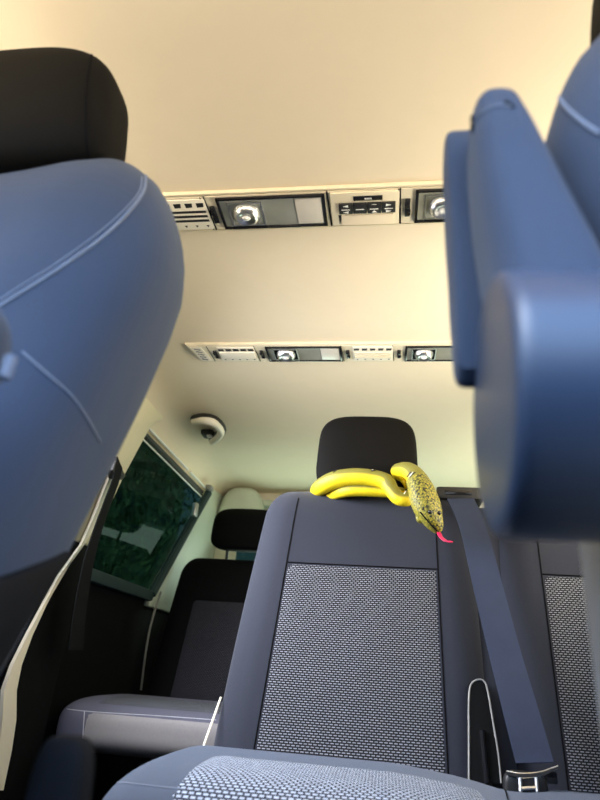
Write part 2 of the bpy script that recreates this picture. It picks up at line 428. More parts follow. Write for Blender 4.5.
# ------------------------------------------------------------------ roof consoles
def hz(px, py, z=1.374): return P(px, py, z=z)
x1 = lambda px: hz(px, 210).x
x2 = lambda px: hz(px, 355).x
def console(y0, y1, xl, xr, mods, label, idx):
    yc = (y0 + y1) / 2; wy = y1 - y0; zf = 1.379
    root = thing('roof_console', label, 'roof console', (CX, yc, ZC), 'roof consoles across the headliner')
    bm = bmesh.new(); sk = .018
    q = [V((xl - sk * 0, y0, ZC + .004)), V((xr, y0, ZC + .004)), V((xr - sk, y1, ZC + .004)), V((xl + sk, y1, ZC + .004))]
    a = [bm.verts.new(p) for p in q]; cc = V((CX, yc, 0))
    b = [bm.verts.new(V((CX + (p.x - CX) * .99, yc + (p.y - yc) * .90, zf))) for p in q]
    bm.faces.new(a); bm.faces.new(b[::-1])
    for i in range(4): bm.faces.new((a[i], b[i], b[(i + 1) % 4], a[(i + 1) % 4]))
    bmesh.ops.bevel(bm, geom=[e for e in bm.edges if all(abs(v.co.z - zf) < 1e-4 for v in e.verts)], offset=.003, segments=2, affect='EDGES')
    link('housing', bm, 'cream', root)
    for sgn in (-1, 1):
        box('edge_strip', (CX, yc + sgn * wy * .47, zf + .0045), (xr - xl - .03, .004, .008), 'cream', root, .001)
    if idx == 0:
        for px_ in (328.5, 399.8, 207):
            xj = x1(px_); tube('joint_line', [(xj, y0 + .006, zf - .0004), (xj + .002, y1 - .008, zf - .0004)], .0012, 'seamdark', root, 6)
    for kind, a, b in mods:
        c = (a + b) / 2; w_ = b - a
        if kind == 'lamp':
            h = wy * .78
            bmf = bmesh.new()
            for s in (-1, 1):
                add_box(bmf, (c + s * (w_ / 2 - .0025), yc, zf - .001), (.005, h, .006), .001)
                add_box(bmf, (c, yc + s * (h / 2 - .0025), zf - .001), (w_, .005, .006), .001)
            lp = link('reading_lamp', bmf, 'blackgloss', root)
            box('lamp_cover', (c, yc, zf - .0002), (w_ - .008, h - .008, .002), 'lampglass', lp)
            cx = a + w_ * .255
            bmf = bmesh.new()
            for s in (-1, 1):
                add_box(bmf, (cx + s * w_ * .155, yc + .002, zf - .0018), (.0022, h * .74, .003))
                add_box(bmf, (cx, yc + .002 + s * h * .36, zf - .0018), (w_ * .31, .0022, .003))
            link('spot_bezel', bmf, 'steel', lp, False)
            box('spot_well', (cx, yc + .002, zf - .0013), (w_ * .30, h * .70, .0012), 'blackgloss' if idx else 'lampglass', lp)
            rr = []
            for k, (s, dz) in enumerate(((1, 0), (.97, -.005), (.86, -.010), (.70, -.013), (.52, -.0125), (.34, -.009))):
                rr.append(sring((cx, yc + .001, zf - .002 + dz), w_ * .125 * s, h * .30 * s, 2.2, 28))
            loft('spot_reflector', rr, 'steel', lp)
            loft('bulb', superell((cx, yc, zf - .012), (w_ * .045, h * .09, .005), 2, 2, n=16, mrings=10), 'white', lp)
            box('lamp_lens', (b - w_ * .155, yc, zf - .0016), (w_ * .24, h * .80, .002), 'lamplens', lp, .0008)
        elif kind == 'switch':
            sw = box('rocker_switch', (c, yc + .002, zf - .001), (.009, wy * .42, .004), 'black', root, .001)
            for s in (-1, 1):
                box('rocker_button', (c + s * .0016, yc + .002 + s * wy * .09, zf - .0035), (.0075, wy * .13, .004), 'blackgloss', sw, .001)
            tube('joint_line', [(c - .016, yc - wy * .42, zf - .0003), (c - .014, yc, zf - .0003), (c - .0125, yc + wy * .42, zf - .0003)], .0008, 'seamdark', root, 6)
        elif kind == 'vent':
            v = box('air_vent', (c, yc, zf - .0005), (w_, wy * .76, .003), 'creamlight', root, .001)
            n = max(3, round(w_ / .02))
            for k in range(n):
                x = a + w_ * (k + .5) / n
                prism('vent_hole', [V((x - .007, yc - wy * .30, zf - .0022)), V((x + .007, yc - wy * .30, zf - .0022)), V((x + .005, yc - wy * .20, zf - .0022)), V((x - .007, yc - wy * .19, zf - .0022))], (0, 0, .001), 'black', v)
                prism('vent_notch', [V((x - .003, yc + wy * .27, zf - .0022)), V((x + .003, yc + wy * .27, zf - .0022)), V((x, yc + wy * .33, zf - .0022))], (0, 0, .001), 'black', v)
            for k in range(3):
                y = yc - wy * .085 + k * wy * .115
                if idx == 0: box('vent_slot', (c, y, zf - .0022), (w_ * .92, wy * .052, .001), 'black', v)
                else: box('vent_slat', (c, y, zf - .003), (w_ * .92, wy * .055, .004), 'cream', v, .001)
        elif kind == 'flap':
            v = box('air_vent', (c, yc, zf - .0005), (w_, wy * .76, .003), 'creamlight', root, .001)
            n = 5
            for k in range(n):
                x = a + w_ * (k + .5) / n
                box('vent_hole', (x, yc - wy * .25, zf - .0022), (w_ / n * .74, wy * .11, .0012), 'black', v)
                box('vent_notch', (x, yc + wy * .28, zf - .0022), (.004, wy * .04, .0012), 'black', v)
            box('vent_flap', (c, yc + .004, zf - .003), (w_ * .93, wy * .36, .004), 'creamlight', v, .0015)
        elif kind == 'panel':
            v = box('control_panel', (c, yc, zf - .001), (w_, wy * .80, .004), 'cream', root, .0015)
            d = box('label_window', (c + .006, yc - wy * .275, zf - .0035), (w_ * .42, wy * .10, .002), 'blackgloss', v, .0005)
            for k in range(4): box('letter_mark', (c + .0015 + k * .0032, yc - wy * .275, zf - .0047), (.0022, wy * .03, .0004), 'white', d)
            bw = w_ * .2
            for k in range(4):
                x = c + .004 + (k - 1.5) * (bw + .0012)
                bt = box('push_button', (x, yc - wy * .05, zf - .004), (bw, wy * .24, .005), 'black', v, .001)
                zz = zf - .0068
                box('button_mark', (x, yc - wy * .04, zz), (bw * .62, .0018, .0004), 'white', bt)
                if k == 1: continue
                for s in (-1, 1):
                    yy = yc - wy * .05 + s * wy * .075; dx = bw * .2
                    if k == 0: tri = [(x + dx, yy - .003), (x + dx, yy + .003), (x - dx, yy)]
                    elif k == 2: tri = [(x - dx, yy + .002 * s), (x + dx, yy + .002 * s), (x, yy - .003)]
                    else: tri = [(x - dx, yy - .003), (x + dx, yy), (x - dx, yy + .003)]
                    prism('button_mark', [V((p, q_, zz)) for p, q_ in tri], (0, 0, .0004), 'white', bt)
            # finger recess under the buttons
            prism('grip_recess', [V((a + .012, yc + wy * .12, zf - .0034)), V((a + .020, yc + wy * .12, zf - .0034)), V((a + .013, yc + wy * .37, zf - .0034))], (0, 0, .001), 'black', v)
            box('grip_tray', (c + .004, yc + wy * .25, zf - .003), (w_ * .78, wy * .26, .003), 'headliner', v, .001)
        elif kind == 'fan':
            v = prism('end_grille', [V((a, yc - wy * .38, zf - .001)), V((b, yc - wy * .38, zf - .001)), V((b + .012, yc + wy * .38, zf - .001)), V((a + .012, yc + wy * .38, zf - .001))], (0, 0, .003), 'creamlight', root)
            for k in range(5):
                y = yc - wy * .28 + k * wy * .14; x = (a + b) / 2 + .0016 * k
                box('grille_slot', (x + .003, y, zf - .0018), ((b - a) * .55, wy * .05, .0012), 'greypl', v, rot=Matrix.Rotation(.35, 3, 'Z'))
    return root
def sx(*l): return [hz(a, 350 if a2 else 210).x for a, a2 in l]
mods1 = [('vent', x1(150), x1(207)), ('switch', x1(206), x1(218)), ('lamp', x1(218), x1(326)), ('panel', x1(331), x1(399)), ('switch', x1(402), x1(413)), ('lamp', x1(415), x1(523)), ('vent', x1(540), x1(597))]
console(hz(320, 191).y, hz(320, 231).y, x1(120), x1(640), mods1, 'wider cream roof console with control buttons above the front seats', 0)
mods2 = [('fan', x2(193), x2(204)), ('switch', x2(213), x2(218)), ('flap', x2(219), x2(256)), ('switch', x2(258), x2(266)), ('lamp', x2(267), x2(342)), ('switch', x2(344), x2(352)), ('vent', x2(353), x2(393)), ('switch', x2(394), x2(404)), ('lamp', x2(405), x2(480)), ('switch', x2(482), x2(490)), ('flap', x2(491), x2(528))]
console(hz(320, 346).y, hz(320, 364).y, x2(188), x2(560), mods2, 'farther slim cream roof console with louvres above the snake', 1)

# grab handle on the roof side
gh = thing('grab_handle', 'grey curved grab handle on the headliner near the dark window', 'grab handle', (-.62, 1.87, 1.37))
g = [P(194.5, 421, z=1.372), P(203, 420, z=1.354), P(211, 421.5, z=1.345), P(217, 425, z=1.343), P(221, 431.5, z=1.346), P(218, 437, z=1.354), P(212.5, 441.5, z=1.368)]
tube('grip', catmull(g), .0135, 'creamlight', gh, 12)
g2 = [p + V((-.001, .006, .009)) for p in g]
tube('grip_backing', catmull(g2), .0168, 'black', gh, 12)
box('mount', P(208.5, 434, z=1.372), (.045, .055, .02), 'black', gh, .008)
box('mount_cap', P(209.5, 436, z=1.36), (.018, .02, .01), 'steel', gh, .004)

# ------------------------------------------------------------------ front seats
def front_seat(sign, dx, dy, label, hdx=0, hdy=0, dz=0):
    """sign +1: as the left seat of the view (inner side faces +x)"""
    def X(x): return (x * sign) + dx
    def Y(y): return y + dy
    root = thing('front_seat', label, 'car seat', (X(0), Y(.25), .02), 'pair of front seats')
    # sections: z, half width, centre y, half depth, exponent
    tab = [(.52, .185, .355, .100), (.60, .200, .375, .112), (.70, .218, .405, .116), (.77, .228, .425, .115), (.85, .241, .445, .110), (.92, .252, .458, .104), (.97, .256, .468, .097), (1.02, .249, .476, .089), (1.07, .232, .484, .078), (1.10, .214, .488, .067), (1.125, .190, .490, .052), (1.138, .163, .490, .038), (1.145, .13, .490, .018)]
    rings = []
    N = 26
    zs = [.52 + (1.10 - .52) * i / N for i in range(N)] + [1.10, 1.113, 1.125, 1.132, 1.138, 1.142, 1.145]
    def fr(u, v):      # hollow front between bolsters
        if v < 0: return v * (1 - .16 * max(0, 1 - (u / .62) ** 2))
        return v
    for z in zs:
        w_, yc, d = interp(tab, z)
        k_ = max(0, min(1, (z - 1.02) / .12))       # the top edge sinks under the headrest, shoulders stand higher
        rings.append([p - V((0, 0, .028 * k_ * max(0, 1 - ((p.x - X(0)) / .165) ** 2) - dz)) for p in sring((X(0), Y(yc), z), w_, d, 2.9, 72, f=fr)])
    br = loft('backrest', rings, 'fabric_skylit', root)
    # headrest
    hr = superell((X(0.0) + hdx, Y(.475) + hdy, 1.202), (.148, .058, .107), 4.4, 3.6, .13, .10, 56, 30)
    h = loft('headrest', hr, 'headrest', root)
    for s in (-1, 1): tube('headrest_post', [(X(s * .07) + hdx, Y(.487) + hdy * .6, 1.10), (X(s * .07) + hdx, Y(.487) + hdy, 1.17)], .007, 'chrome', h, 10)
    # cushion
    cr = []
    for i in range(1, 24):
        ph = -PI / 2 + PI * i / 24; q = sgnpow(math.sin(ph), .5); s = abs(math.cos(ph)) ** .5
        cr.append(sring((X(0), Y(.12), .44 + .075 * q), .205 * s, .24 * s, 4, 48))
    loft('seat_cushion', cr, 'fabric', root)
    bm = bmesh.new(); add_box(bm, (X(0), Y(.15), .19), (.34, .36, .34), .03); link('seat_base', bm, 'black', root)
    return root, br, h
SEATX, SEATY = -.462, 0.0
L, Lb, Lh = front_seat(1, SEATX, 0, 'charcoal front seat at the left, blue sky light in its colour, headrest upright, seen from its inner side')
lb = bvh_of(Lb)
seam_px('seam', lb, pxcurve([(146, 176), (144, 190), (132, 208), (104, 236), (60, 268), (22, 292), (0, 306)]), .0017, 'seam', Lb)
seam_px('seam', lb, pxcurve([(142, 177), (140, 190), (128, 206), (100, 232), (56, 264), (18, 288), (0, 300)]), .0009, 'seam', Lb)
seam_px('seam', lb, pxcurve([(22, 352), (48, 375), (72, 397), (88, 420), (100, 442)]), .0011, 'seam', Lb)
lhb = bvh_of(Lh)
seam_px('seam', lhb, pxcurve([(92, 54), (87, 80), (86, 110), (87, 140), (90, 166)]), .0016, 'seamdark', Lh)
# lower plastic side cover and buckle
o = prism('side_plate', [P(a, b, x=-.240) for a, b in ((76, 551), (60, 575), (42, 605), (25, 632), (8, 662), (-8, 690), (-60, 720), (-60, 610), (0, 583))], (-.012, 0, 0), 'belt', L, .003)
bk = loft('belt_buckle', superell(P(60, 790, y=.42) + V((0, 0, -.02)), (.019, .015, .05), 4, 3, .05), 'belt', L)
# folded arm support at the inner front edge
ar = loft('armrest', superell(V((-.243, .262, .783)), (.028, .036, .034), 2.4, 2.4, 0), 'fabric_skylit', L)
tube('armrest_arm', catmull([(-.255, .262, .775), (-.256, .25, .72), (-.257, .235, .66), (-.258, .22, .60)]), [.024] * 18 + [.022], 'black', ar, 16)
tube('armrest_highlight', [P(11, 357, y=.27), P(4, 378, y=.27)], .0035, 'seam', ar, 8)  # pale rod standing in for the highlight on the knob

R_, Rb, Rh = front_seat(-1, .36, -.145, 'charcoal front seat at the right, blue sky light in its colour, with a raised padded armrest', -.025, .05, -.03)
rb = bvh_of(Rb)
seam_px('seam', rb, pxcurve([(560, 52), (554, 80), (562, 102), (580, 120), (600, 134)]), .0014, 'seam', Rb)
# raised armrest: pad, hard shell behind, pivot boss
xa, xb = .056, .124
def arm_sec(x, w):
    return x
def lerp(a, b, t): return a + (b - a) * t
ptab = [(.75, .0575, .130, .246, .355), (.80, .0575, .124, .252, .352), (.85, .056, .113, .260, .348), (.90, .053, .103, .268, .346), (.95, .053, .094, .276, .346), (.985, .056, .087, .285, .345), (1.0, .058, .084, .290, .344)]
padrings = []
for k in range(30):
    if k < 20: z = .75 + .23 * k / 19; s_ = 1
    else:
        a = PI / 2 * (k - 19) / 10.4; z = .98 + .027 * math.sin(a); s_ = math.cos(a) ** .75
    x0_, x1_, y0_, y1_ = interp(ptab, z)
    padrings.append(sring(((x0_ + x1_) / 2, (y0_ + y1_) / 2 + .012 * (1 - s_), z), (x1_ - x0_) / 2 * s_, (y1_ - y0_) / 2 * s_, 3.0, 48))
pd = loft('armrest', padrings, 'fabric_skylit', R_)
# pivot boss: short fat drum, axis across the van
boss = []
bx0, bx1 = .055, .150
for x, r in ((bx0, .060), (bx0 + .0005, .066), (bx0 + .002, .0692), (bx0 + .005, .0707), (bx0 + .01, .071), (bx1 - .02, .071), (bx1 - .004, .069), (bx1, .06)):
    boss.append([V((x, .306 + r * math.cos(2 * PI * k / 64), .768 + r * math.sin(2 * PI * k / 64))) for k in range(64)])
loft('armrest_pivot', boss, 'skylit_vinyl', pd)
# hard shell behind the pad
sh = [(.345, .81), (.357, .803), (.37, .815), (.383, .87), (.390, .94), (.388, 1.0), (.378, 1.025), (.362, 1.03), (.346, 1.01), (.34, .93), (.34, .85)]
cat = catmull([V((0, a, b)) for a, b in sh + [sh[0]]], 5)[:-1]
cy = .365; cz = .9; shr = []
for x, k in ((.044, .006), (.0455, .002), (.049, 0), (.075, 0), (.083, .002), (.085, .006)):
    out = []
    for p in cat:
        d = V((0, p.y - cy, p.z - cz)); d = d * (1 - k / max(.02, d.length)); out.append(V((x, cy + d.y, cz + d.z)))
    shr.append(out)
loft('armrest_shell', shr, 'fabric_skylit', pd)
pb = bvh_of(pd)
seam_px('tip_seam', pb, pxcurve([(474, 122), (482, 113), (494, 107), (506, 106), (513, 108)]), .0012, 'seam', pd)
seam_px('tip_notch', pb, [(473, 117), (473.5, 130)], .0019, 'seamdark', pd)
seam_px('tip_notch', pb, [(506, 102), (513, 108)], .0015, 'seamdark', pd)
# added grey plate painting the light on the right backrest's lower side
prism('side_plate', [V((.119, .20, .73)), V((.119, .40, .76)), V((.119, .405, .55)), V((.119, .34, .44)), V((.119, .02, .43)), V((.119, .02, .52)), V((.119, .15, .55))], (.02, 0, 0), 'greypl', R_, .005)

# ------------------------------------------------------------------ benches
def bench_back(root, xc, yb, zb, yt, zt, W, Wt, d, m, iw, iwt, iz0, iz1, weave, seamm, xshift=0):
    """one backrest: pad leaning back, bolsters, woven panel"""
    H = zt - zb; N = 22; rings = []
    def at(t): return yb + (yt - yb) * t
    for i in range(N + 9):
        if i <= N: t = .86 * i / N; k = 1; kd = 1; 
        else:
            a = PI / 2 * (i - N) / 9; t = .86 + .14 * math.sin(a); k = 1 - .34 * (1 - math.cos(a)) ; kd = .12 + .88 * math.cos(a)
        w_ = (W + (Wt - W) * (t / .86 if t < .86 else 1) ** 1.6)
        if i > N: w_ = w_ - .055 * (1 - math.cos(PI / 2 * (i - N) / 9)) 
        def fr(u, v):
            if v < 0: return v * (1 - .22 * max(0, 1 - (u / .78) ** 4) )
            return v
        rings.append(sring((xc + xshift * t, at(t) + d, zb + H * t), w_, d * kd, 3.4, 64, f=fr))
    b = loft('backrest', rings, m, root)
    bv = bvh_of(b)
    def org(u, v):
        z = iz0 + (iz1 - iz0) * v; t = (z - iz0) / (iz1 - iz0); w_ = iw + (iwt - iw) * t
        tt = (z - zb) / H
        return V((xc + xshift * tt + (u - .5) * 2 * w_, yb - .3, z))
    patch('woven_insert', bv, org, lambda u, v: V((0, 1, 0)), 24, 26, .0022, weave, b, 2 * iw, (iz1 - iz0) * 1.04)
    # seams: sides to the top and the cross seam
    for s in (0, 1):
        pts = []
        for k in range(40):
            v = k / 39 * 1.42
            h = bv.ray_cast(org(s, v), V((0, 1, 0)))
            if h[0] is not None: pts.append(h[0] + V((0, -.0004, 0)))
        tube('seam', pts, .0014, seamm, b, 6)
    pts = []
    for k in range(25):
        h = bv.ray_cast(org(k / 24, 1), V((0, 1, 0)))
        if h[0] is not None: pts.append(h[0] + V((0, -.0006, 0)))
    tube('seam', pts, .0014, seamm, b, 6)
    return b, bv
def head(root, c, abc, m, taper=.05):
    h = loft('headrest', superell(c, abc, 4.2, 3.2, taper, .12, 48, 30), m, root)
    for s in (-1, 1): tube('headrest_post', [(c[0] + s * abc[0] * .5, c[1], c[2] - abc[2] - .05), (c[0] + s * abc[0] * .5, c[1], c[2] - abc[2] + .03)], .006, 'black', h, 10)
    return h
def cushion(root, x0, x1, yc, zc, D, h, m, e=3.0, endr=.05, dip=None):
    n = 40; rings = []
    xs = [x0 + endr * (1 - math.cos(PI / 2 * i / 8)) for i in range(9)] + [x0 + endr + (x1 - x0 - 2 * endr) * i / 30 for i in range(1, 30)] + [x1 - endr * (1 - math.cos(PI / 2 * i / 8)) for i in range(8, -1, -1)]
    for x in xs:
        q = min(1, (x - x0) / endr, (x1 - x) / endr); q = max(0, q); s = math.sqrt(max(0, 1 - (1 - q) ** 2))
        hs = h * (.66 + .34 * s) ; ds = D - endr * .8 * (1 - s)
        rings.append(sring((x, yc, zc + (dip(x) if dip else 0)), ds, hs, e, 56, ax=V((0, 1, 0)), ay=V((0, 0, 1))))
    return loft('seat_cushion', rings, m, root)
def cush_insert(b, xl, xr, yc, zc, a0, a1, weave, nm='woven_insert'):
    bv = bvh_of(b)
    def org(u, v):
        a = a0 + (a1 - a0) * v
        if v <= 1: c = V((0, -math.cos(a), math.sin(a)))
        return V((xl + (xr - xl) * u, yc, zc)) + c * .5
    def dr(u, v):
        a = a0 + (a1 - a0) * v
        return -V((0, -math.cos(a), math.sin(a)))
    return patch(nm, bv, org, dr, 24, 20, .0022, weave, b, xr - xl, .30)

# ---- middle row
YB, ZB, YT, ZT = 1.215, .47, 1.365, 1.03
n_ = V((0, -.535, .15)).normalized()
def BP(px, py): return PL(px, py, V((0, YB, ZB)), n_)
B2 = thing('bench_seat', 'charcoal middle bench with grey woven panels, the snake on its headrest', 'bench seat', (.21, 1.05, 0), 'rear bench seats')
li, ri_ = BP(253, 750), BP(448, 770); lt, rt = BP(286, 563), BP(438, 567)
mx0 = (li.x + ri_.x) / 2; mx1 = (lt.x + rt.x) / 2
iw0 = (ri_.x - li.x) / 2; iw1 = (rt.x - lt.x) / 2
iz1 = (lt.z + rt.z) / 2; iz0 = .47
slope = (mx1 - mx0) / (iz1 - (li.z + ri_.z) / 2)
xc = mx0 + slope * (ZB - (li.z + ri_.z) / 2)
xe = BP(207, 745).x; xe_t = BP(250, 545).x
Wm = mx0 - xe; Wt = mx1 - xe_t
Mb, Mbv = bench_back(B2, xc, YB, ZB, YT, ZT, Wm, Wt - .012, .065, 'fabric', iw0 + (iw0 - iw1) * .15, iw1, iz0, iz1, 'weave', 'seamdark', slope * (ZT - ZB))
ril = BP(597, 770); rtl = BP(546, 575)
pitch = (rtl.x - lt.x)
Rb2, Rbv2 = bench_back(B2, xc + pitch, YB, ZB, YT, ZT, Wm, Wt - .012, .065, 'fabric', iw0 + (iw0 - iw1) * .15, iw1, iz0, iz1, 'weave', 'seamdark', slope * (ZT - ZB) - .01)
hc = (BP(316, 455).x + BP(418, 455).x) / 2
YH = 1.415
hl, hr_ = P(316, 455, y=YH - .04), P(418, 455, y=YH - .04); ht = P(366, 415, y=YH - .02)
hb = P(366, 492, y=YH - .04)
hx = (hl.x + hr_.x) / 2
head(B2, (hx, YH, (ht.z + hb.z) / 2), ((hr_.x - hl.x) / 2, .05, (ht.z - hb.z) / 2), 'headrest', .03)
head(B2, (hx + pitch, YH, (ht.z + hb.z) / 2), ((hr_.x - hl.x) / 2, .05, (ht.z - hb.z) / 2), 'headrest', .03)
# filler between the two backrests with belt outlet on top
xm = xc + pitch / 2
prism('centre_filler', [V((xm - .05, YB + .03, ZB)), V((xm + .06, YB + .03, ZB)), V((xm + .06, YT + .032, ZT - .03)), V((xm - .05, YT + .032, ZT - .03))], (0, .07, 0), 'fabric', B2, .006)
bg0, bg1 = P(436, 488, y=YT + .02), P(484, 494, y=YT + .02)
bo = box('belt_outlet', ((bg0.x + bg1.x) / 2, YT + .055, bg0.z - .012), (bg1.x - bg0.x, .09, .030), 'black', B2, .008)
box('outlet_slot', ((bg0.x + bg1.x) / 2 - .004, YT + .0145, bg0.z - .012), (.062, .012, .012), 'blackgloss', bo, .002)
# cushion
c0 = P(106, 790, y=.85)
C2 = cushion(B2, c0.x - .006, .79, 1.045, .420, .245, .084, 'fabric_skylit', 3.2, .045, lambda x: -.016 * max(0, min(1, (x - .02) / .16)) - .007 * math.exp(-((x - .2) / .05) ** 2))
cush_insert(C2, P(180, 752, y=.86).x, P(503, 785, y=.86).x, 1.045, .420, .10, 1.35, 'weave_lit')
cush_insert(C2, P(598, 785, y=.86).x, P(598, 785, y=.86).x + .40, 1.045, .420, .10, 1.35, 'weave_lit')
cb = bvh_of(C2)
seam_px('seam', cb, pxcurve([(112, 782), (130, 783.5), (170, 788), (230, 793), (300, 799)]), .0012, 'seam', C2)
seam_px('seam', cb, pxcurve([(500, 784), (505, 790), (508, 800)]), .0012, 'seamdark', C2)
for x in (-.25, .20, .68):
    box('bench_leg', (x, 1.05, .17), (.04, .34, .38), 'black', B2, .01)
# lever recess in the right bolster
def onb(px, py, up=.004):
    d = ray(px, py).normalized(); h = Mbv.ray_cast(CAM, d)
    p = h[0] if h[0] is not None else BP(px, py)
    return p - d * up
slot = pxcurve([(468, 782), (468, 740), (468, 700), (470, 685), (476, 680), (483, 681), (487, 692), (492, 722), (497, 752), (500, 782)])
pts = [BP(a, b) + V((0, -.012, 0)) for a, b in slot]
rec = prism('lever_recess', pts, (0, .03, 0), 'doorcard', B2)
tube('recess_bezel', pts, .0016, 'greypl', rec, 8)
tube('recess_lever', [BP(481, 730) + V((0, -.013, 0)), BP(486, 782) + V((0, -.013, 0))], .005, 'blackgloss', rec, 8)
# pale hinge rod on the left flank
tube('hinge_rod', [BP(219, 698) + V((-.004, .03, 0)), BP(213, 722) + V((-.004, .01, 0)), BP(205, 752) + V((-.004, -.01, 0))], .0022, 'creamlight', B2, 8)

# belt across the gap, tongue at the bottom
BE = thing('seat_belt', 'slate blue seat belt hanging from the middle bench top to its buckle', 'seat belt', tuple(BP(520, 765)))
def ribbon(name, left, right, m, parent, th=.0014, k=8):
    L_ = catmull(left, k); R2 = catmull(right, k); bm = bmesh.new()
    rings = []
    for i, (a, b) in enumerate(zip(L_, R2)):
        t = (L_[min(i + 1, len(L_) - 1)] - L_[max(0, i - 1)]).normalized(); n = t.cross(b - a).normalized() * th
        rings.append([a - n, b - n, b + n, a + n])
    add_loft(bm, rings); return link(name, bm, m, parent)
lp = [((447, 499), .0), ((458, 530), -.028), ((471, 590), -.035), ((484, 650), -.045), ((497, 710), -.06), ((508, 758), -.07)]
rp = [((474, 499), .0), ((484, 530), -.028), ((500, 590), -.035), ((515, 650), -.045), ((531, 710), -.06), ((543, 757), -.07)]
ribbon('webbing', [BP(*q) + V((0, d, 0)) for q, d in lp], [BP(*q) + V((0, d - .002, 0)) for q, d in rp], 'beltblue', BE)
def near(px, py, d=-.075): return BP(px, py) + V((0, d, 0))
tg = ribbon('belt_tongue', [near(498, 765), near(512, 767.5), near(530, 766), near(546, 760)], [near(499, 768.5), near(512, 771), near(531, 769.5), near(546, 763)], 'black', BE, .003)
tube('tongue_edge', catmull([near(498, 764.5, -.079), near(512, 767), near(530, 765.5), near(546, 759.5, -.079)]), .0009, 'steel', tg, 6)
bm = bmesh.new()
for a, b in (((511, 770), (511.5, 784)), ((526, 769), (527, 784)), ((508, 770.5), (530, 768.5)), ((512, 781), (527, 780))):
    add_tube(bm, [near(*a), near(*b)], .0028, 6)
link('tongue_plate', bm, 'steel', tg)
bk = loft('belt_buckle', superell(near(519, 790, -.055), (.034, .014, .034), 4, 4), 'black', BE)
box('buckle_tab', near(542, 772, -.06), (.018, .016, .018), 'blackgloss', bk, .004)

# ---- back row
B3 = thing('bench_seat', 'back bench, shade put into its black cloth, by the dark side window, grey cushion front', 'bench seat', (-.04, 1.95, 0), 'rear bench seats')
for k in range(3):
    x = -.535 + k * .5
    b, bv = bench_back(B3, x, 2.06, .47, 2.235, 1.0, .245, .232, .06, 'shaded_black_cloth', .155, .15, .50, .84, 'weave_shaded', 'seamdark')
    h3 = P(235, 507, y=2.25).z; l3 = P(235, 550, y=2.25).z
    head(B3, (-.535 + k * .5, 2.28, (h3 + l3) / 2), (.135, .045, (h3 - l3) / 2), 'shaded_black_cloth', .02)
c3 = P(61, 735, y=1.6)
C3 = cushion(B3, c3.x - .022, .72, 1.83, .467, .245, .066, 'cloth_lit', 3.4, .045)
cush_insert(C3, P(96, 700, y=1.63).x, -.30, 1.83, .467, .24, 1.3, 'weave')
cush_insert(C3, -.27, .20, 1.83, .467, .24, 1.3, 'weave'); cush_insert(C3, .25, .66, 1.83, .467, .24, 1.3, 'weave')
b3 = bvh_of(C3)
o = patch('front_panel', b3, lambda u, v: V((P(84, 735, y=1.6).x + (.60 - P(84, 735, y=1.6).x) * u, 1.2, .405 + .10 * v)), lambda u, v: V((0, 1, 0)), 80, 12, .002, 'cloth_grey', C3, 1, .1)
seam_px('seam', b3, pxcurve([(84.5, 711), (83, 735), (82, 762)]), .0013, 'seampale', C3)
seam_px('seam', b3, pxcurve([(67, 709), (84, 711), (110, 713), (160, 716), (216, 720)]), .0012, 'seampale', C3)
for x in (-.6, 0, .5): box('bench_leg', (x, 1.85, .19), (.04, .3, .40), 'black', B3, .01)
# wall-side arc beside the back row
o = tube('trim_10', catmull([P(161, 592, x=-.80), P(152, 620, x=-.805), P(146, 650, x=-.81), P(141, 690, x=-.815)]), .004, 'greypl')
struct(o, 'thin grey trim line down the side panel left of the back bench', 'trim')

# belt on the C-pillar
PBt = thing('seat_belt', 'black seat belt hanging from the slot in the beige pillar', 'seat belt', (-.77, 1.55, .64))
xl = lambda px, py: P(px, py, x=-.742)
ribbon('webbing', [xl(117, 458), xl(112, 480), xl(97, 520), xl(84, 560), xl(74, 610), xl(69, 650)], [xl(122, 468), xl(118, 484), xl(105, 520), xl(94, 560), xl(86, 610), xl(83, 650)], 'belt', PBt, .0014)
o = prism('belt_slot', [xl(118, 456), xl(123, 470), xl(126, 476), xl(122, 480), xl(115, 479), xl(113, 470)], (-.02, 0, 0), 'black', PBt, .002)

# ------------------------------------------------------------------ snake
SN = thing('snake', 'yellow and olive snake draped round the middle headrest, pink tongue out', 'snake', tuple(P(366, 492, y=1.36)))
def body(name, ctrl, parent, m, n=24, k=8, upv=(0, 0, 1)):
    pts = catmull([c[0] for c in ctrl], k)
    rr = [p.x for p in catmull([V((c[1], 0, 0)) for c in ctrl], k)]
    ww = [p.x for p in catmull([V((c[2] if len(c) > 2 else 1, 0, 0)) for c in ctrl], k)]
    bm = bmesh.new(); ul = bm.loops.layers.uv.new('UVMap'); rings = []; uvd = {}; s = 0
    for i, p in enumerate(pts):
        t = (pts[min(i + 1, len(pts) - 1)] - pts[max(i - 1, 0)]).normalized()
        up = V(upv) if not callable(upv) else upv(i / len(pts))
        up = (up - t * up.dot(t)).normalized(); sd = t.cross(up)
        if i: s += (p - pts[i - 1]).length
        ring = []
        for q in range(n):
            a = 2 * PI * q / n
            v = bm.verts.new(p + sd * rr[i] * ww[i] * math.cos(a) + up * rr[i] * math.sin(a)); uvd[v] = ((math.sin(a) + 1) / 2, s); ring.append(v)
        rings.append(ring)
    for a, b in zip(rings, rings[1:]):
        for i in range(n): bm.faces.new((a[i], a[(i + 1) % n], b[(i + 1) % n], b[i]))
    bm.faces.new(rings[0][::-1]); bm.faces.new(rings[-1])
    for f in bm.faces:
        for l in f.loops: l[ul].uv = uvd[l.vert]
    return link(name, bm, m, parent), pts, rr
yf = 1.335
q = lambda px, py, y: P(px, py, y=y)
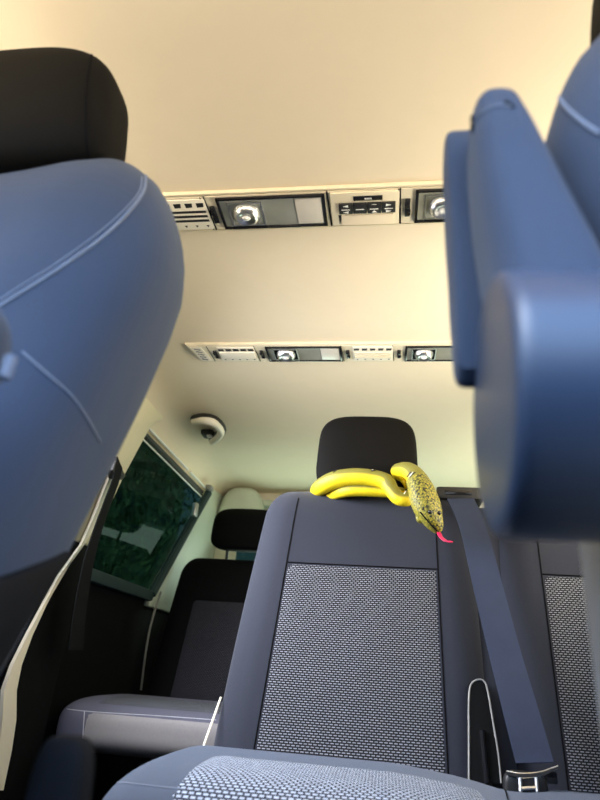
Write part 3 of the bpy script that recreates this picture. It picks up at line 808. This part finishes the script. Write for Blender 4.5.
ctrl = [
    (q(386, 478, 1.50), .018), (q(350, 484, 1.52), .020), (q(328, 492, 1.49), .020), (q(319, 492, 1.44), .019), (q(321, 487, 1.385), .0200),
    (q(336, 479.5, 1.352), .0205), (q(356, 477, 1.342), .0205), (q(374, 478.5, 1.338), .0195), (q(386, 482, 1.332), .019), (q(391.5, 490, 1.324), .0165),
    (q(398, 498, 1.318), .0155), (q(407, 499, 1.320), .0155), (q(413, 492, 1.345), .0155), (q(407, 479, 1.362), .0155), (q(398, 472, 1.352), .016),
    (q(400, 470, 1.328), .0165), (q(408, 470.5, 1.298), .0185), (q(415, 476, 1.278), .021), (q(419, 484, 1.266), .0235)]
sb, sp, sr = body('body', ctrl, SN, 'snake')
# second coil lying lower on the seat top
ctrl2 = [(q(330, 496, 1.40), .012), (q(345, 491, 1.36), .014), (q(362, 490, 1.352), .0145), (q(380, 491, 1.352), .014), (q(394, 492, 1.352), .013), (q(404, 492, 1.36), .010)]
body('lower_coil', ctrl2, SN, 'snake')
# head pointing down
hd = [(q(417, 480, 1.272), .024, 1.0), (q(421, 489, 1.262), .0265, 1.05), (q(424, 499, 1.256), .0275, 1.15), (q(428, 509, 1.253), .026, 1.18), (q(432, 518, 1.253), .022, 1.10), (q(436, 526, 1.256), .0165, 1.0), (q(438.5, 531, 1.258), .010, .95), (q(439.5, 533, 1.259), .004, .9)]
upv = V((.45, -.85, .25))
hh, hp, hrr = body('head', hd, SN, 'snakehead', 28, 6, upv)
hbv = bvh_of(hh)
for c in ((430, 512), (439, 513)):
    hq = hbv.ray_cast(CAM, ray(*c).normalized())
    if hq[0] is not None: loft('eye', superell(hq[0], (.0045, .0045, .0045), 2, 2, n=14, mrings=10), 'blackgloss', hh)
seam_px('mouth_line', hbv, pxcurve([(420, 512), (426, 519), (432, 526), (437, 531)]), .0014, 'seamdark', hh)
jw = loft('jaw_bulge', superell(q(420, 517, 1.262), (.009, .010, .013), 2.2, 2.2, n=18, mrings=12), 'snakehead', hh)
tube('tongue', catmull([q(438, 531, 1.258), q(441, 537, 1.24), q(446, 541, 1.228), q(453, 542, 1.222)]), [.0045] * 6 + [.0042] * 6 + [.003] * 6 + [.0012], 'tongue', SN, 10, flat=.6)
# dark and white markings along the back
sbv = bvh_of(sb)
for px_ in (((329, 472), (333, 468.5)), ((333, 472.5), (337, 470)), ((370, 469), (374, 467.8)), ((371, 471), (376, 470.2)), ((404, 491), (407, 489)), ((407, 477), (411, 472)), ((410, 478), (415, 472.5))):
    pc = (px_[0], ((px_[0][0] + px_[1][0]) / 2, (px_[0][1] + px_[1][1]) / 2), px_[1])
    seam_px('back_marking', sbv, list(pc), .0018, 'rubberblack', sb)
for px_ in (((331, 472), (334, 470)), ((372, 470), (375, 469)), ((409, 477.5), (413, 472)), ((404, 494), (406, 491))):
    pc = (px_[0], ((px_[0][0] + px_[1][0]) / 2, (px_[0][1] + px_[1][1]) / 2), px_[1])
    seam_px('back_marking', sbv, list(pc), .0014, 'white', sb)

# ------------------------------------------------------------------ hedge outside the left window
bm = bmesh.new()
add_box(bm, (-2.5, 4.0, 1.8), (.3, 5.4, 3.6), .1)
for i in range(7000):
    c = V((random.uniform(-2.36, -2.0), random.uniform(1.9, 6.3), random.uniform(.3, 3.5)))
    s = random.uniform(.02, .05)
    e = Euler((random.uniform(0, 6), random.uniform(0, 6), random.uniform(0, 6))).to_matrix()
    pts = [V((-1, 0, 0)), V((-.3, .38, .08)), V((.5, .32, .08)), V((1, 0, 0)), V((.5, -.32, .08)), V((-.3, -.38, .08))]
    vs = [bm.verts.new(c + e @ (p * s)) for p in pts]; bm.faces.new(vs)
me = bpy.data.meshes.new('hedge'); bm.to_mesh(me); bm.free(); me.materials.append(M['leaf'])
hg = bpy.data.objects.new('hedge', me); COL.objects.link(hg)
tag(hg, 'dark leafy hedge outside the tinted left window', 'hedge', kind='stuff')

# ------------------------------------------------------------------ light
wd = bpy.data.worlds.new('daylight'); S.world = wd; wd.use_nodes = True
n = wd.node_tree.nodes; l = wd.node_tree.links
bgd = n['Background']; tc = n.new('ShaderNodeTexCoord'); sep = n.new('ShaderNodeSeparateXYZ'); mr = n.new('ShaderNodeMapRange'); rp_ = n.new('ShaderNodeValToRGB')
l.new(tc.outputs['Generated'], sep.inputs[0]); l.new(sep.outputs[2], mr.inputs[0]); mr.inputs[1].default_value = -1; mr.inputs[2].default_value = 1
l.new(mr.outputs[0], rp_.inputs[0]); l.new(rp_.outputs[0], bgd.inputs['Color'])
e = rp_.color_ramp.elements
e[0].position = 0; e[0].color = (1.3, 1.10, .84, 1); e[1].position = 1; e[1].color = (.22, .42, .85, 1)
x = e.new(.485); x.color = (1.3, 1.12, .87, 1); x = e.new(.51); x.color = (.16, .20, .22, 1); x = e.new(.62); x.color = (.20, .26, .32, 1); x = e.new(.70); x.color = (.38, .56, .85, 1)
bgd.inputs['Strength'].default_value = 5.4
sl = bpy.data.lights.new('sun', 'SUN'); sl.energy = 3.3; sl.angle = math.radians(40); sl.color = (.86, .93, 1.0)
so = bpy.data.objects.new('sun', sl); COL.objects.link(so); so.rotation_euler = V((.45, .62, -.95)).to_track_quat('-Z', 'Y').to_euler()
def area(name, loc, tgt, sx_, sy_, power, col, spread=180):
    ld = bpy.data.lights.new(name, 'AREA'); ld.shape = 'RECTANGLE'; ld.size = sx_; ld.size_y = sy_; ld.energy = power; ld.color = col; ld.spread = math.radians(spread)
    o = bpy.data.objects.new(name, ld); COL.objects.link(o); o.location = loc
    o.rotation_euler = (V(tgt) - V(loc)).to_track_quat('-Z', 'Y').to_euler(); return o
area('ceiling_fill_right_rear', (.74, 2.03, 1.08), (.2, 2.0, 1.387), .8, .44, 5.0, (.95, 1.0, .80), 160)  # added lamp inside the glass, aimed up to brighten the rear ceiling
area('ceiling_fill_right_door', (.74, 1.1, 1.08), (.2, 1.15, 1.387), .7, .44, 13, (1, .90, .72), 165)  # added fill aimed up from the door side to brighten the ceiling
area('daylight_left_door_window', (-.745, 1.1, 1.08), (.3, 1.6, .45), .7, .44, 12, (.90, .92, 1.0), 125)
area('daylight_tailgate', (CX, 2.72, 1.05), (CX, 1.9, 1.387), 1.25, .42, 3.5, (.76, 1.0, .82), 130)
S.view_settings.view_transform = 'Standard'; S.view_settings.look = 'None'
S.view_settings.exposure = .48; S.view_settings.gamma = 1; S.view_settings.use_curve_mapping = False
